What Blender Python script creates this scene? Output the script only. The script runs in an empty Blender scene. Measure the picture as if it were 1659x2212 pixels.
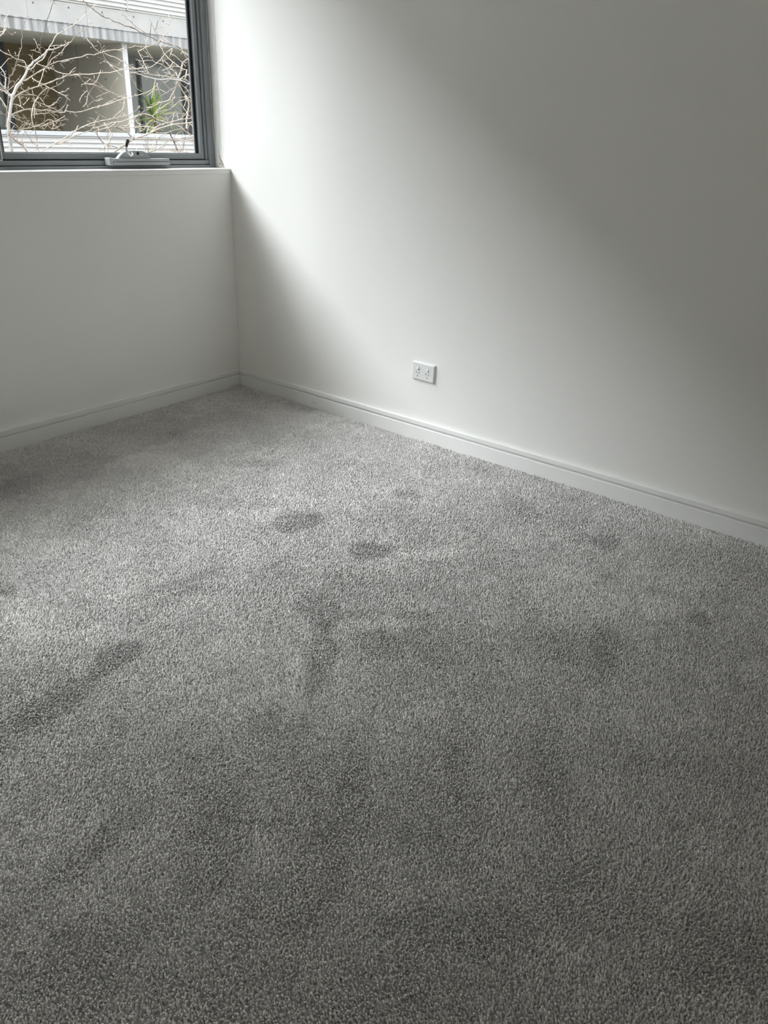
import bpy, math, random
import numpy as np
from mathutils import Vector, Matrix, Euler

rng = random.Random(7)
nrg = np.random.default_rng(7)
sc = bpy.context.scene
COL = sc.collection
R = math.radians

# ------------------------------------------------------------------ camera
CAM_LOC = (2.9738, -2.6612, 1.2203)
CAM_ROT = (1.1112, -0.0371, 0.6624)
FPX = 1667.466                       # focal length in pixels of the 1659 x 2212 frame
cd = bpy.data.cameras.new('camera'); cam = bpy.data.objects.new('camera', cd); COL.objects.link(cam)
cam.location = CAM_LOC; cam.rotation_euler = CAM_ROT
cd.sensor_fit = 'AUTO'; cd.sensor_width = 36.0; cd.lens = FPX / 2212 * 36.0
cd.clip_start = 0.02; cd.clip_end = 300
sc.camera = cam

# ------------------------------------------------------------------ sky (overcast, brighter overhead) and exposure
SKY = 0.80
w = bpy.data.worlds.new('overcast_sky'); sc.world = w; w.use_nodes = True
nt = w.node_tree; nt.nodes.clear()
n_out = nt.nodes.new('ShaderNodeOutputWorld'); n_bg = nt.nodes.new('ShaderNodeBackground')
n_tc = nt.nodes.new('ShaderNodeTexCoord'); n_sp = nt.nodes.new('ShaderNodeSeparateXYZ')
n_mr = nt.nodes.new('ShaderNodeMapRange'); n_rp = nt.nodes.new('ShaderNodeValToRGB')
nt.links.new(n_tc.outputs['Generated'], n_sp.inputs[0])
n_mr.inputs['From Min'].default_value = -1; n_mr.inputs['From Max'].default_value = 1
nt.links.new(n_sp.outputs['Z'], n_mr.inputs['Value'])
el = n_rp.color_ramp.elements
el[0].position = 0.0; el[0].color = (.10, .10, .095, 1)
el[1].position = 1.0; el[1].color = (.96, .985, 1.01, 1)
e = el.new(.49); e.color = (.10, .10, .095, 1)
e = el.new(.5); e.color = (.36, .37, .385, 1)
nt.links.new(n_mr.outputs[0], n_rp.inputs[0]); nt.links.new(n_rp.outputs[0], n_bg.inputs[0])
n_bg.inputs[1].default_value = SKY
nt.links.new(n_bg.outputs[0], n_out.inputs[0])

# thin-cloud sun behind the opposite roof: a broad soft source high on the window side
SUN_PHI, SUN_BETA, SUN_E, SUN_ANGLE = 44.0, 31.0, 0.385, 30.0
sd = bpy.data.lights.new('hazy_sun', 'SUN'); so_ = bpy.data.objects.new('hazy_sun', sd); COL.objects.link(so_)
sd.energy = SUN_E; sd.angle = R(SUN_ANGLE); sd.color = (.945, .985, 1.055)
_d = Vector((-math.cos(R(SUN_BETA))*math.cos(R(SUN_PHI)), -math.sin(R(SUN_BETA)), math.cos(R(SUN_BETA))*math.sin(R(SUN_PHI))))
so_.rotation_euler = _d.to_track_quat('Z', 'Y').to_euler(); so_.location = _d*20

sc.view_settings.view_transform = 'Standard'; sc.view_settings.look = 'None'
sc.view_settings.exposure = 3.62; sc.view_settings.gamma = 1.0
sc.view_settings.use_curve_mapping = False
sc.cycles.max_bounces = 14; sc.cycles.diffuse_bounces = 8; sc.cycles.transparent_max_bounces = 16
sc.cycles.sample_clamp_indirect = 0

# ------------------------------------------------------------------ helpers
class MB:
    """collects faces of one mesh"""
    def __init__(s): s.v = []; s.f = []; s.m = []
    def add(s, vs, fs, mi=0):
        b = len(s.v); s.v += [tuple(p) for p in vs]
        for f in fs: s.f.append([b + i for i in f]); s.m.append(mi)
        return s
    def box(s, x0, x1, y0, y1, z0, z1, mi=0):
        x0, x1 = min(x0, x1), max(x0, x1); y0, y1 = min(y0, y1), max(y0, y1); z0, z1 = min(z0, z1), max(z0, z1)
        vs = [(x0,y0,z0),(x1,y0,z0),(x1,y1,z0),(x0,y1,z0),(x0,y0,z1),(x1,y0,z1),(x1,y1,z1),(x0,y1,z1)]
        return s.add(vs, [(0,3,2,1),(4,5,6,7),(0,1,5,4),(1,2,6,5),(2,3,7,6),(3,0,4,7)], mi)
    def prism(s, poly, frame, a, b, mi=0):
        """poly: 2-D outline; frame(u, v, t) -> 3-D; extruded from t=a to t=b"""
        n = len(poly); vs = [frame(u, v, a) for u, v in poly] + [frame(u, v, b) for u, v in poly]
        fs = [(i, (i+1) % n, n + (i+1) % n, n + i) for i in range(n)] + [tuple(range(n))[::-1], tuple(range(n, 2*n))]
        return s.add(vs, fs, mi)
    def tube(s, pts, rad, sides=6, cap=True, mi=0):
        P = [Vector(p) for p in pts]; n = len(P)
        if n < 2: return s
        T = [(P[min(i+1, n-1)] - P[max(i-1, 0)]).normalized() for i in range(n)]
        up = Vector((0,0,1)) if abs(T[0].z) < .9 else Vector((1,0,0))
        N = (up - T[0]*up.dot(T[0])).normalized(); vs = []; fs = []
        for i in range(n):
            N = (N - T[i]*N.dot(T[i]))
            N = N.normalized() if N.length > 1e-6 else Vector((1,0,0))
            B = T[i].cross(N); r = rad[i] if hasattr(rad, '__len__') else rad
            for k in range(sides):
                a = 2*math.pi*k/sides; vs.append(P[i] + (N*math.cos(a) + B*math.sin(a))*r)
        for i in range(n-1):
            for k in range(sides):
                k2 = (k+1) % sides; fs.append((i*sides+k, i*sides+k2, (i+1)*sides+k2, (i+1)*sides+k))
        if cap: fs.append(tuple(range(sides))[::-1]); fs.append(tuple(range((n-1)*sides, n*sides)))
        return s.add(vs, fs, mi)
    def lathe(s, prof, c, axis='z', seg=20, mi=0):
        """prof: (radius, height) along axis from centre c"""
        vs = []; n = len(prof)
        for r, h in prof:
            for k in range(seg):
                a = 2*math.pi*k/seg; ca, sa = r*math.cos(a), r*math.sin(a)
                p = {'z': (ca, sa, h), 'x': (h, ca, sa), 'y': (sa, h, ca)}[axis]
                vs.append((c[0]+p[0], c[1]+p[1], c[2]+p[2]))
        fs = [(i*seg+k, i*seg+(k+1) % seg, (i+1)*seg+(k+1) % seg, (i+1)*seg+k) for i in range(n-1) for k in range(seg)]
        fs += [tuple(range(seg))[::-1], tuple(range((n-1)*seg, n*seg))]
        return s.add(vs, fs, mi)
    def build(s, name, mats, parent=None, smooth=False, bevel=0, loc=None):
        me = bpy.data.meshes.new(name); me.from_pydata(s.v, [], s.f)
        for m in (mats if isinstance(mats, (list, tuple)) else [mats]): me.materials.append(m)
        me.polygons.foreach_set('material_index', s.m)
        if smooth: me.polygons.foreach_set('use_smooth', [True]*len(s.f))
        me.update()
        o = bpy.data.objects.new(name, me); COL.objects.link(o)
        if parent: o.parent = parent
        if loc: o.location = loc
        if bevel:
            b = o.modifiers.new('bevel', 'BEVEL'); b.width = bevel; b.segments = 2; b.limit_method = 'ANGLE'; b.angle_limit = R(40)
        return o

def thing(name, label, cat, loc=(0,0,0), rz=0, group=None):
    o = bpy.data.objects.new(name, None); COL.objects.link(o); o.empty_display_size = .05
    o.location = loc; o.rotation_euler = (0, 0, rz); o['label'] = label; o['category'] = cat
    if group: o['group'] = group
    return o
def struct(o, label=None):
    o['kind'] = 'structure'
    if label: o['label'] = label
    return o

def mat(name, col, rough=.6, spec=.3, metal=0, var=0, scale=4, bump=0, bscale=60, bdist=.002, detail=3):
    m = bpy.data.materials.new(name); m.use_nodes = True; t = m.node_tree; b = t.nodes['Principled BSDF']
    b.inputs['Base Color'].default_value = (*col, 1); b.inputs['Roughness'].default_value = rough
    b.inputs['Specular IOR Level'].default_value = spec; b.inputs['Metallic'].default_value = metal
    tc = t.nodes.new('ShaderNodeTexCoord')
    if var:
        n = t.nodes.new('ShaderNodeTexNoise'); n.inputs['Scale'].default_value = scale; n.inputs['Detail'].default_value = detail
        t.links.new(tc.outputs['Object'], n.inputs['Vector'])
        r = t.nodes.new('ShaderNodeValToRGB'); t.links.new(n.outputs['Fac'], r.inputs[0])
        r.color_ramp.elements[0].position = .3; r.color_ramp.elements[1].position = .7
        r.color_ramp.elements[0].color = (*[c*(1-var) for c in col], 1); r.color_ramp.elements[1].color = (*[min(1, c*(1+var)) for c in col], 1)
        t.links.new(r.outputs[0], b.inputs['Base Color'])
    if bump:
        n2 = t.nodes.new('ShaderNodeTexNoise'); n2.inputs['Scale'].default_value = bscale; n2.inputs['Detail'].default_value = 4
        t.links.new(tc.outputs['Object'], n2.inputs['Vector'])
        bp = t.nodes.new('ShaderNodeBump'); bp.inputs['Strength'].default_value = bump; bp.inputs['Distance'].default_value = bdist
        t.links.new(n2.outputs['Fac'], bp.inputs['Height']); t.links.new(bp.outputs[0], b.inputs['Normal'])
    return m

M = {}
M['wall'] = mat('wall_paint', (.875, .864, .832), .55, .25, var=.012, scale=1.6, bump=.05, bscale=260, bdist=.0008)
M['trim'] = mat('trim_paint', (.85, .845, .825), .38, .4, var=.015, scale=6)
M['ceiling'] = mat('ceiling_paint', (.90, .895, .88), .7, .2)
M['carpet_back'] = mat('carpet_backing', (.6, .58, .56), .95, .05, var=.12, scale=220, bump=.9, bscale=420, bdist=.006)
M['alu'] = mat('grey_powdercoat', (.235, .25, .262), .42, .45, var=.03, scale=30)
M['gasket'] = mat('black_gasket', (.012, .012, .016), .55, .3)
M['plastic'] = mat('white_plastic', (.80, .80, .78), .3, .5)
M['slot'] = mat('dark_slot', (.03, .03, .03), .6, .2)
M['winder'] = mat('grey_winder_metal', (.34, .365, .37), .35, .5)
M['black'] = mat('black_plastic', (.012, .012, .013), .35, .5)
M['silver'] = mat('satin_silver', (.62, .63, .65), .28, .5, metal=.9)
M['chain'] = mat('chain_plastic', (.74, .73, .68), .35, .5)
M['clip'] = mat('chain_clip_plastic', (.66, .62, .54), .25, .5)
M['fabric'] = mat('blind_fabric', (.70, .69, .66), .8, .1)

def glass(name, tint):
    """clear pane: transparent, a faint mirror that grows towards grazing angles"""
    m = bpy.data.materials.new(name); m.use_nodes = True; t = m.node_tree; t.nodes.clear()
    o = t.nodes.new('ShaderNodeOutputMaterial'); mx = t.nodes.new('ShaderNodeMixShader')
    tr = t.nodes.new('ShaderNodeBsdfTransparent'); gl = t.nodes.new('ShaderNodeBsdfGlossy'); lw = t.nodes.new('ShaderNodeLayerWeight')
    pw = t.nodes.new('ShaderNodeMath'); pw.operation = 'POWER'; pw.inputs[1].default_value = 4.5
    ma = t.nodes.new('ShaderNodeMath'); ma.operation = 'MULTIPLY_ADD'; ma.inputs[1].default_value = .6; ma.inputs[2].default_value = .025
    lw.inputs['Blend'].default_value = .5
    tr.inputs[0].default_value = (*tint, 1); gl.inputs['Roughness'].default_value = .02
    t.links.new(lw.outputs['Facing'], pw.inputs[0]); t.links.new(pw.outputs[0], ma.inputs[0]); t.links.new(ma.outputs[0], mx.inputs[0])
    t.links.new(tr.outputs[0], mx.inputs[1]); t.links.new(gl.outputs[0], mx.inputs[2])
    t.links.new(mx.outputs[0], o.inputs[0]); return m
M['glass'] = glass('window_glass', (.97, .98, .972))
M['dark_glass'] = mat('balcony_glass', (.15, .17, .145), .1, .5)

# ------------------------------------------------------------------ room shell
RX, RY, CH = 3.55, -3.55, 2.55          # room size, ceiling height
SILL = 1.0325; WY0 = -3.3            # window sill height, left end of the opening
HEAD = 2.42
FL = -.012                            # top of the slab under the carpet (pile tips are at z = 0)

struct(MB().box(-.25, RX+.2, RY-.2, .2, FL-.25, FL).build('floor', M['carpet_back']), 'concrete floor slab under the carpet')
struct(MB().box(-.48, RX+.2, RY-3, 3, CH, CH+.22).build('ceiling', M['ceiling']), 'white ceiling slab reaching out over the window')
wl = MB()
wl.box(-.22, 0, RY-.2, -.0005, FL, SILL-.022)                 # below the sill
wl.box(-.22, 0, RY-.2, 0, HEAD, CH)                          # above the head
wl.box(-.22, 0, RY-.2, WY0, SILL-.022, HEAD)                 # left of the window
struct(wl.build('wall_left', M['wall']), 'white painted window wall below and beside the window')
struct(MB().box(-.22, RX+.2, 0, .2, FL, CH).build('wall_right', M['wall']), 'long white painted wall with the power outlet')
struct(MB().box(RX, RX+.2, RY-.2, 0, FL, CH).build('wall_back', M['wall']), 'white wall behind the camera')
struct(MB().box(0, RX, RY-.2, RY, FL, CH).build('wall_front', M['wall']), 'white side wall out of view')
# our own building above and below the room, seen only from outside
struct(MB().box(-.25, .2, RY-6, 8, CH+.22, 8.5).build('wall_upper', mat('own_render', (.42, .42, .40), .8, .2)), 'rendered facade of the storeys above')
struct(MB().box(-.25, 0, RY-6, 8, -3.4, FL-.25).build('wall_lower', bpy.data.materials['own_render']), 'rendered facade of the storey below')

# window sill board
struct(MB().box(-.108, .0015, WY0, -.0006, SILL-.022, SILL).build('trim_1', M['trim'], bevel=.002), 'white painted window sill board')
# slim white plaster stop running up the wall beside the frame
struct(MB().box(-.060, -.056, -.0016, .001, 1.075, HEAD).build('trim_2', M['trim'], bevel=.001), 'slim white bead on the wall beside the window frame')

# baseboards: two flat bands with a groove between, top edge softened
HB = .0853
prof = [(0, FL), (.0150, FL), (.0150, .0550), (.0138, .0566), (.0060, .0576), (.0060, .0652), (.0135, .0662), (.0150, .0668), (.0150, .0838), (.0137, .0853), (.0012, .0853), (0, .0845)]
bb = MB()
n = len(prof)
def bb_left(y, off): return [(t + off, y, z) for t, z in prof]
secs = [bb_left(-.0006, .0016), bb_left(-.35, .0012), bb_left(-.9, .0002), bb_left(-1.2, 0), bb_left(RY, 0)]
for s_ in range(len(secs)-1):
    bb.add(secs[s_] + secs[s_+1], [(i, n+i, n+(i+1) % n, (i+1) % n) for i in range(n)])
bb.add(secs[0], [tuple(range(n))]); bb.add(secs[-1], [tuple(range(n))[::-1]])
struct(bb.build('baseboard_left', M['trim']), 'white grooved baseboard under the window')
bb = MB()
def bb_right(x, off=0): return [(x, -t - off, z) for t, z in prof]
xs_ = [.0178, .5, 1.3, 1.98, 1.985, 2.3, RX]
offs = [.0006, .0002, 0, 0, .0004, .0007, .0003]
secs = [bb_right(x, o) for x, o in zip(xs_, offs)]
for s_ in range(len(secs)-1):
    bb.add(secs[s_] + secs[s_+1], [(i, (i+1) % n, n+(i+1) % n, n+i) for i in range(n)])
bb.add(secs[0], [tuple(range(n))[::-1]]); bb.add(secs[-1], [tuple(range(n))])
br = struct(bb.build('baseboard_right', M['trim']), 'white grooved baseboard along the outlet wall')
# small dark scuffs on the baseboard
for (x, z, r) in ((.535, .0245, .0028), (.548, .0235, .0018)):
    MB().lathe([(r*.6, 0), (r, -.0004), (r*.5, -.0008)], (x, -.0153, z), 'y', 8).build('scuff', mat('scuff_mark', (.22, .22, .22), .8, .1), br)
for o_ in ():
    pass

# ------------------------------------------------------------------ the window
win = bpy.data.objects.new('window_1', None); COL.objects.link(win); win['kind'] = 'structure'
win['label'] = 'grey aluminium awning window over the sill'
A = M['alu']
f = MB()
f.box(-.17, -.10, -.036, -.0004, SILL, HEAD); f.box(-.17, -.111, -.050, -.036, 1.064, HEAD-.03)      # right jamb and its rebate
jamb = f.build('frame_jamb', A, win, bevel=.0012)
f = MB(); f.box(-.17, -.10, WY0, WY0+.036, SILL, HEAD); f.box(-.17, -.111, WY0+.036, WY0+.05, 1.064, HEAD-.03)
f.build('frame_jamb', A, win, bevel=.0012)
f = MB(); f.box(-.17, -.094, WY0+.036, -.036, SILL+.0002, 1.0435); f.box(-.17, -.105, WY0+.036, -.036, 1.0458, 1.0635)
f.box(-.17, -.112, WY0+.05, -.05, 1.0435, 1.0458)
f.build('frame_sill', A, win, bevel=.001)
f = MB(); f.box(-.17, -.10, WY0+.036, -.036, HEAD-.036, HEAD); f.build('frame_head', A, win, bevel=.001)
MULL = -1.05
f = MB(); f.box(-.17, -.105, MULL-.035, MULL+.012, 1.0635, HEAD-.036); f.build('mullion', A, win, bevel=.001)
# black gap between sash and frame
f = MB(); f.box(-.17, -.150, MULL+.012, -.050, 1.0635, HEAD-.036); gap_h = None
def sash(y0, y1, name):
    z0, z1 = 1.0672, HEAD-.04
    p = MB()
    p.box(-.162, -.118, y0, y0+.019, z0, z1); p.box(-.162, -.118, y1-.019, y1, z0, z1)
    so = p.build('sash_stile', A, win, bevel=.001)
    p = MB(); p.box(-.162, -.118, y0+.019, y1-.019, z0, 1.0905); p.box(-.162, -.118, y0+.019, y1-.019, z1-.024, z1)
    p.build('sash_rail', A, win, bevel=.001)
    g = MB(); a, b, c, d = y0+.019, y1-.019, 1.0905, z1-.024
    g.box(-.142, -.1345, a, a+.012, c, d); g.box(-.142, -.1345, b-.012, b, c, d); g.box(-.142, -.1345, a+.012, b-.012, c, c+.002); g.box(-.142, -.1345, a+.012, b-.012, d-.006, d)
    g.build('gasket', M['gasket'], win)
    MB().box(-.141, -.136, a+.004, b-.004, c+.001, d-.002).build('glass_pane', M['glass'], win)
    # dark weather strip filling the gap round the sash
    q = MB(); q.box(-.165, -.150, y0-.004, y0, z0-.004, z1); q.box(-.165, -.150, y1, y1+.004, z0-.004, z1); q.box(-.165, -.130, y0, y1, 1.0635, z0)
    q.build('weather_strip', M['gasket'], win)
sash(MULL+.016, -.0535, 'r')
sash(WY0+.054, MULL-.039, 'l')

# chain winder of the awning sash
wd = thing('window_winder', 'grey chain winder with folding crank handle at the window bottom', 'window winder', (-.085, -.44, 1.0462))
f = MB()
f.box(-.012, .018, -.138, .150, 0.0, .013); f.box(-.018, .014, -.146, .152, .013, .026)
f.build('housing', M['winder'], wd, bevel=.0022)
f = MB()
dome = [(-.106, .024), (.059, .024), (.060, .030), (.048, .040), (.034, .051), (.020, .0555), (-.02, .056), (-.060, .054), (-.078, .048), (-.092, .038), (-.101, .030)]
f.prism(dome, lambda u, v, t: (t, u, v), -.016, .006)
f.build('gear_cover', M['winder'], wd, bevel=.002)
f = MB(); f.box(-.018, .017, -.156, -.138, -.001, .029); f.build('end_cap', M['winder'], wd, bevel=.003)
hpts = [(.010, -.036, .043), (.016, -.043, .037), (.021, -.055, .037), (.023, -.066, .047), (.022, -.072, .059), (.019, -.072, .069), (.017, -.070, .074)]
f = MB(); f.tube(hpts, [.0052, .0056, .0056, .0054, .005, .0045, .004], 10); arm = f.build('crank_arm', M['silver'], wd, smooth=True)
f = MB(); f.lathe([(.007, 0), (.0075, .003), (.006, .006)], (.004, -.036, .043), 'x', 12); f.build('pivot', M['silver'], wd)
f = MB(); f.tube([(.018, -.071, .069), (.014, -.062, .083), (.010, -.053, .095)], [.006, .0072, .008], 12); f.build('crank_knob', M['black'], wd)
f = MB(); f.lathe([(.0062, 0), (.0062, .003), (.004, .004)], (.0055, -.006, .0455), 'x', 14); f.build('lock_button', M['black'], wd)
f = MB(); f.lathe([(.0060, 0), (.0060, .002), (.0035, .0022), (.0030, .001)], (.0055, .0146, .0455), 'x', 14); f.build('key_ring', M['plastic'], wd)
f = MB(); f.lathe([(.0028, 0), (.0028, .003)], (.0055, .0146, .0455), 'x', 10); f.build('key_hole', M['slot'], wd)

# ------------------------------------------------------------------ roller blinds, only their bead chains hang into view
def bead_loop(strands, step=.0062, r=.0021):
    """beads along a polyline plus the thin cord through them"""
    b = MB(); acc = 0
    P = [Vector(p) for p in strands]
    for a, c in zip(P[:-1], P[1:]):
        L = (c-a).length; d = (c-a)/max(L, 1e-9); s = -acc
        while s + step <= L:
            s += step; q = a + d*s
            b.add([(q.x+r, q.y, q.z), (q.x-r, q.y, q.z), (q.x, q.y+r, q.z), (q.x, q.y-r, q.z), (q.x, q.y, q.z+r), (q.x, q.y, q.z-r)],
                  [(0,2,4),(2,1,4),(1,3,4),(3,0,4),(2,0,5),(1,2,5),(3,1,5),(0,3,5)])
        acc = L - s
    b.tube(strands, .0007, 4)
    return b
def blind(y0, y1, label, chain_pts, clip):
    t = thing('roller_blind', label, 'blind', (0, 0, 0))
    f = MB(); f.tube([(-.05, y0, HEAD-.055), (-.05, y1, HEAD-.055)], .021, 20); f.build('roller_tube', M['fabric'], t, smooth=False)
    for y in (y0-.003, y1+.001):
        MB().box(-.075, -.025, y-.002, y+.004, HEAD-.08, HEAD).build('bracket', M['plastic'], t, bevel=.001)
    ch = bead_loop(chain_pts).build('bead_chain', M['chain'], t, smooth=True); ch['label'] = 'white beaded pull chain'
    if clip:
        c = MB()
        c.tube([(-.074, -.008, 1.079), (-.066, -.007, 1.066), (-.056, -.006, 1.052)], [.004, .0062, .0052], 8)
        c.tube([(-.058, -.008, 1.055), (-.050, -.006, 1.044)], [.0066, .0066], 10)
        c.build('chain_clip', M['clip'], t, smooth=True)
        c = MB(); c.lathe([(.0022, 0), (.0022, -.003)], (-.054, -.0125, 1.0525), 'y', 10); c.build('clip_screw', M['slot'], t)
    return t
ch_r = [(-.088, -.016, HEAD-.06), (-.088, -.0165, 1.6), (-.088, -.0170, 1.22), (-.086, -.0165, 1.17), (-.082, -.014, 1.125), (-.077, -.011, 1.098), (-.073, -.009, 1.083),
        (-.071, -.0085, 1.080), (-.0712, -.009, 1.10), (-.0706, -.009, 1.13), (-.070, -.0085, 1.25), (-.069, -.008, 1.6), (-.068, -.008, HEAD-.06)]
blind(-1.04, -.03, 'roller blind with white bead chain hanging beside the right window jamb', ch_r, True)
yl = -1.064
ch_l = [(-.055, yl-.008, HEAD-.06), (-.055, yl-.008, 1.2), (-.055, yl-.007, 1.10), (-.055, yl-.005, 1.072), (-.055, yl+.001, 1.0655), (-.055, yl+.005, 1.069), (-.055, yl+.0065, 1.085), (-.055, yl+.007, 1.12), (-.055, yl+.007, 1.6), (-.055, yl+.007, HEAD-.06)]
blind(-3.25, -1.075, 'roller blind with white bead chain hanging in front of the window mullion', ch_l, False)

# ------------------------------------------------------------------ power outlet
XO, ZO = 1.1022, .2655
ol = thing('power_outlet', 'white double power outlet with two rocker switches on the wall', 'power outlet', (XO+.057, 0, ZO+.038), 0)
ol.rotation_euler = (0, R(.6), 0)
W2, H2 = .0570, .0380
f = MB()
f.add([(-W2,0,-H2),(W2,0,-H2),(W2,0,H2),(-W2,0,H2),(-W2,-.0075,-H2),(W2,-.0075,-H2),(W2,-.0075,H2),(-W2,-.0075,H2),
       (-W2+.003,-.0105,-H2+.003),(W2-.003,-.0105,-H2+.003),(W2-.003,-.0105,H2-.003),(-W2+.003,-.0105,H2-.003)],
      [(0,1,2,3),(0,4,5,1),(1,5,6,2),(2,6,7,3),(3,7,4,0),(4,8,9,5),(5,9,10,6),(6,10,11,7),(7,11,8,4),(8,11,10,9)])
f.build('face_plate', M['plastic'], ol, bevel=.0006)
for cx_ in (-.0265, .0225):
    f = MB(); pr = []
    for k in range(18):
        a = 2*math.pi*k/18; pr.append((.0078*math.cos(a)*.92, .0078*math.sin(a)))
    f.prism(pr, lambda u, v, t: (cx_+u, -.0104 - t*(1.25 if v < 0 else .55), .0145+v), 0, .0032)
    f.build('rocker_switch', M['plastic'], ol, bevel=.0008)
    for (dx, dz, an) in ((-.0068, -.0062, -28), (.0068, -.0062, 28), (0, -.0205, 0)):
        f = MB(); f.box(-.0011, .0011, -.0004, .0004, -.0036, .0036)
        s_ = f.build('pin_slot', M['slot'], ol); s_.location = (cx_+dx, -.0106, dz); s_.rotation_euler = (0, R(an), 0)

# ------------------------------------------------------------------ carpet: backing sheet and cut pile
def fields(x, y):
    """how the pile leans (dx, dy) and its tone at world points"""
    def fnoise(sx, sy, seed, k=10):
        g = np.random.default_rng(seed); out = np.zeros_like(x)
        for _ in range(k):
            a = g.uniform(0, 2*np.pi); fr = g.uniform(.5, 1.6)
            out += np.sin((np.cos(a)*x/sx + np.sin(a)*y/sy)*2*np.pi*fr + g.uniform(0, 6.28))
        return out/np.sqrt(k/2)
    lx = -.16 + .11*fnoise(.9, .9, 1) + .08*fnoise(.28, .28, 2)
    ly = .14 + .11*fnoise(.9, .9, 3) + .08*fnoise(.28, .28, 4)
    tone = 1 + .035*fnoise(.7, .5, 5) + .025*fnoise(.17, .14, 6) + .02*fnoise(.07, .07, 8)
    return lx, ly, tone
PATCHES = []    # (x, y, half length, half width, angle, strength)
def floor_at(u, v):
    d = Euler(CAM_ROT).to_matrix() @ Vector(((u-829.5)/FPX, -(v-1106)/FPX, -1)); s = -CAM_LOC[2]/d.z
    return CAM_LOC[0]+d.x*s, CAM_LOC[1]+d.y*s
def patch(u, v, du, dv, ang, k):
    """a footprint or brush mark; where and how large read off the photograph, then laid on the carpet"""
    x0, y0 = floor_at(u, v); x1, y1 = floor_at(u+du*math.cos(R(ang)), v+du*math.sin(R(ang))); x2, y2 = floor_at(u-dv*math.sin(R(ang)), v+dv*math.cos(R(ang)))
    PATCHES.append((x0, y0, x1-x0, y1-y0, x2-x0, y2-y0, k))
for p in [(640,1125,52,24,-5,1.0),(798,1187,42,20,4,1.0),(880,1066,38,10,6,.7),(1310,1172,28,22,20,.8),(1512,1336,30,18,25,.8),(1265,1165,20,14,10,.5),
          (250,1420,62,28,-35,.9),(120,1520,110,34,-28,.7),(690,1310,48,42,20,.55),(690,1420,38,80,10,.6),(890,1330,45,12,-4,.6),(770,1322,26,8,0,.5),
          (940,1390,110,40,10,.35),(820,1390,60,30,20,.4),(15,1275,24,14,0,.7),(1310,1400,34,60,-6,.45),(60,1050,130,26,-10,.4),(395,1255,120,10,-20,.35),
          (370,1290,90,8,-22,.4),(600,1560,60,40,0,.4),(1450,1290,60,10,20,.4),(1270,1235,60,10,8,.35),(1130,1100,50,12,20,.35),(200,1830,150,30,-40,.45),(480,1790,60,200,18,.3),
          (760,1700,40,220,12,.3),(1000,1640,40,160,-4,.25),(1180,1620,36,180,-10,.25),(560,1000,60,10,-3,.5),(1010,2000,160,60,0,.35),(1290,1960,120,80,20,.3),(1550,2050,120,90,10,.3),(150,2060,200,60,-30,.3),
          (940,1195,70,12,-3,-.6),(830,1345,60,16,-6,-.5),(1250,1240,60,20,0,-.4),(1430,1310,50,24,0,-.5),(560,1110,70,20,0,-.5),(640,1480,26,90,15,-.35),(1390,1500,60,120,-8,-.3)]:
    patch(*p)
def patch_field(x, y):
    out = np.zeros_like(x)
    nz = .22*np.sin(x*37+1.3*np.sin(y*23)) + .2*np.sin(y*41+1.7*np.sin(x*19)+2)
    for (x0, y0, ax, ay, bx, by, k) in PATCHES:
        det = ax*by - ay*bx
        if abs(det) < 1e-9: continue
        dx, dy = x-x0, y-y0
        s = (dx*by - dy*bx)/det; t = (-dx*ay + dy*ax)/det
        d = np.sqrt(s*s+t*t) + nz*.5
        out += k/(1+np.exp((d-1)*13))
    return out

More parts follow.
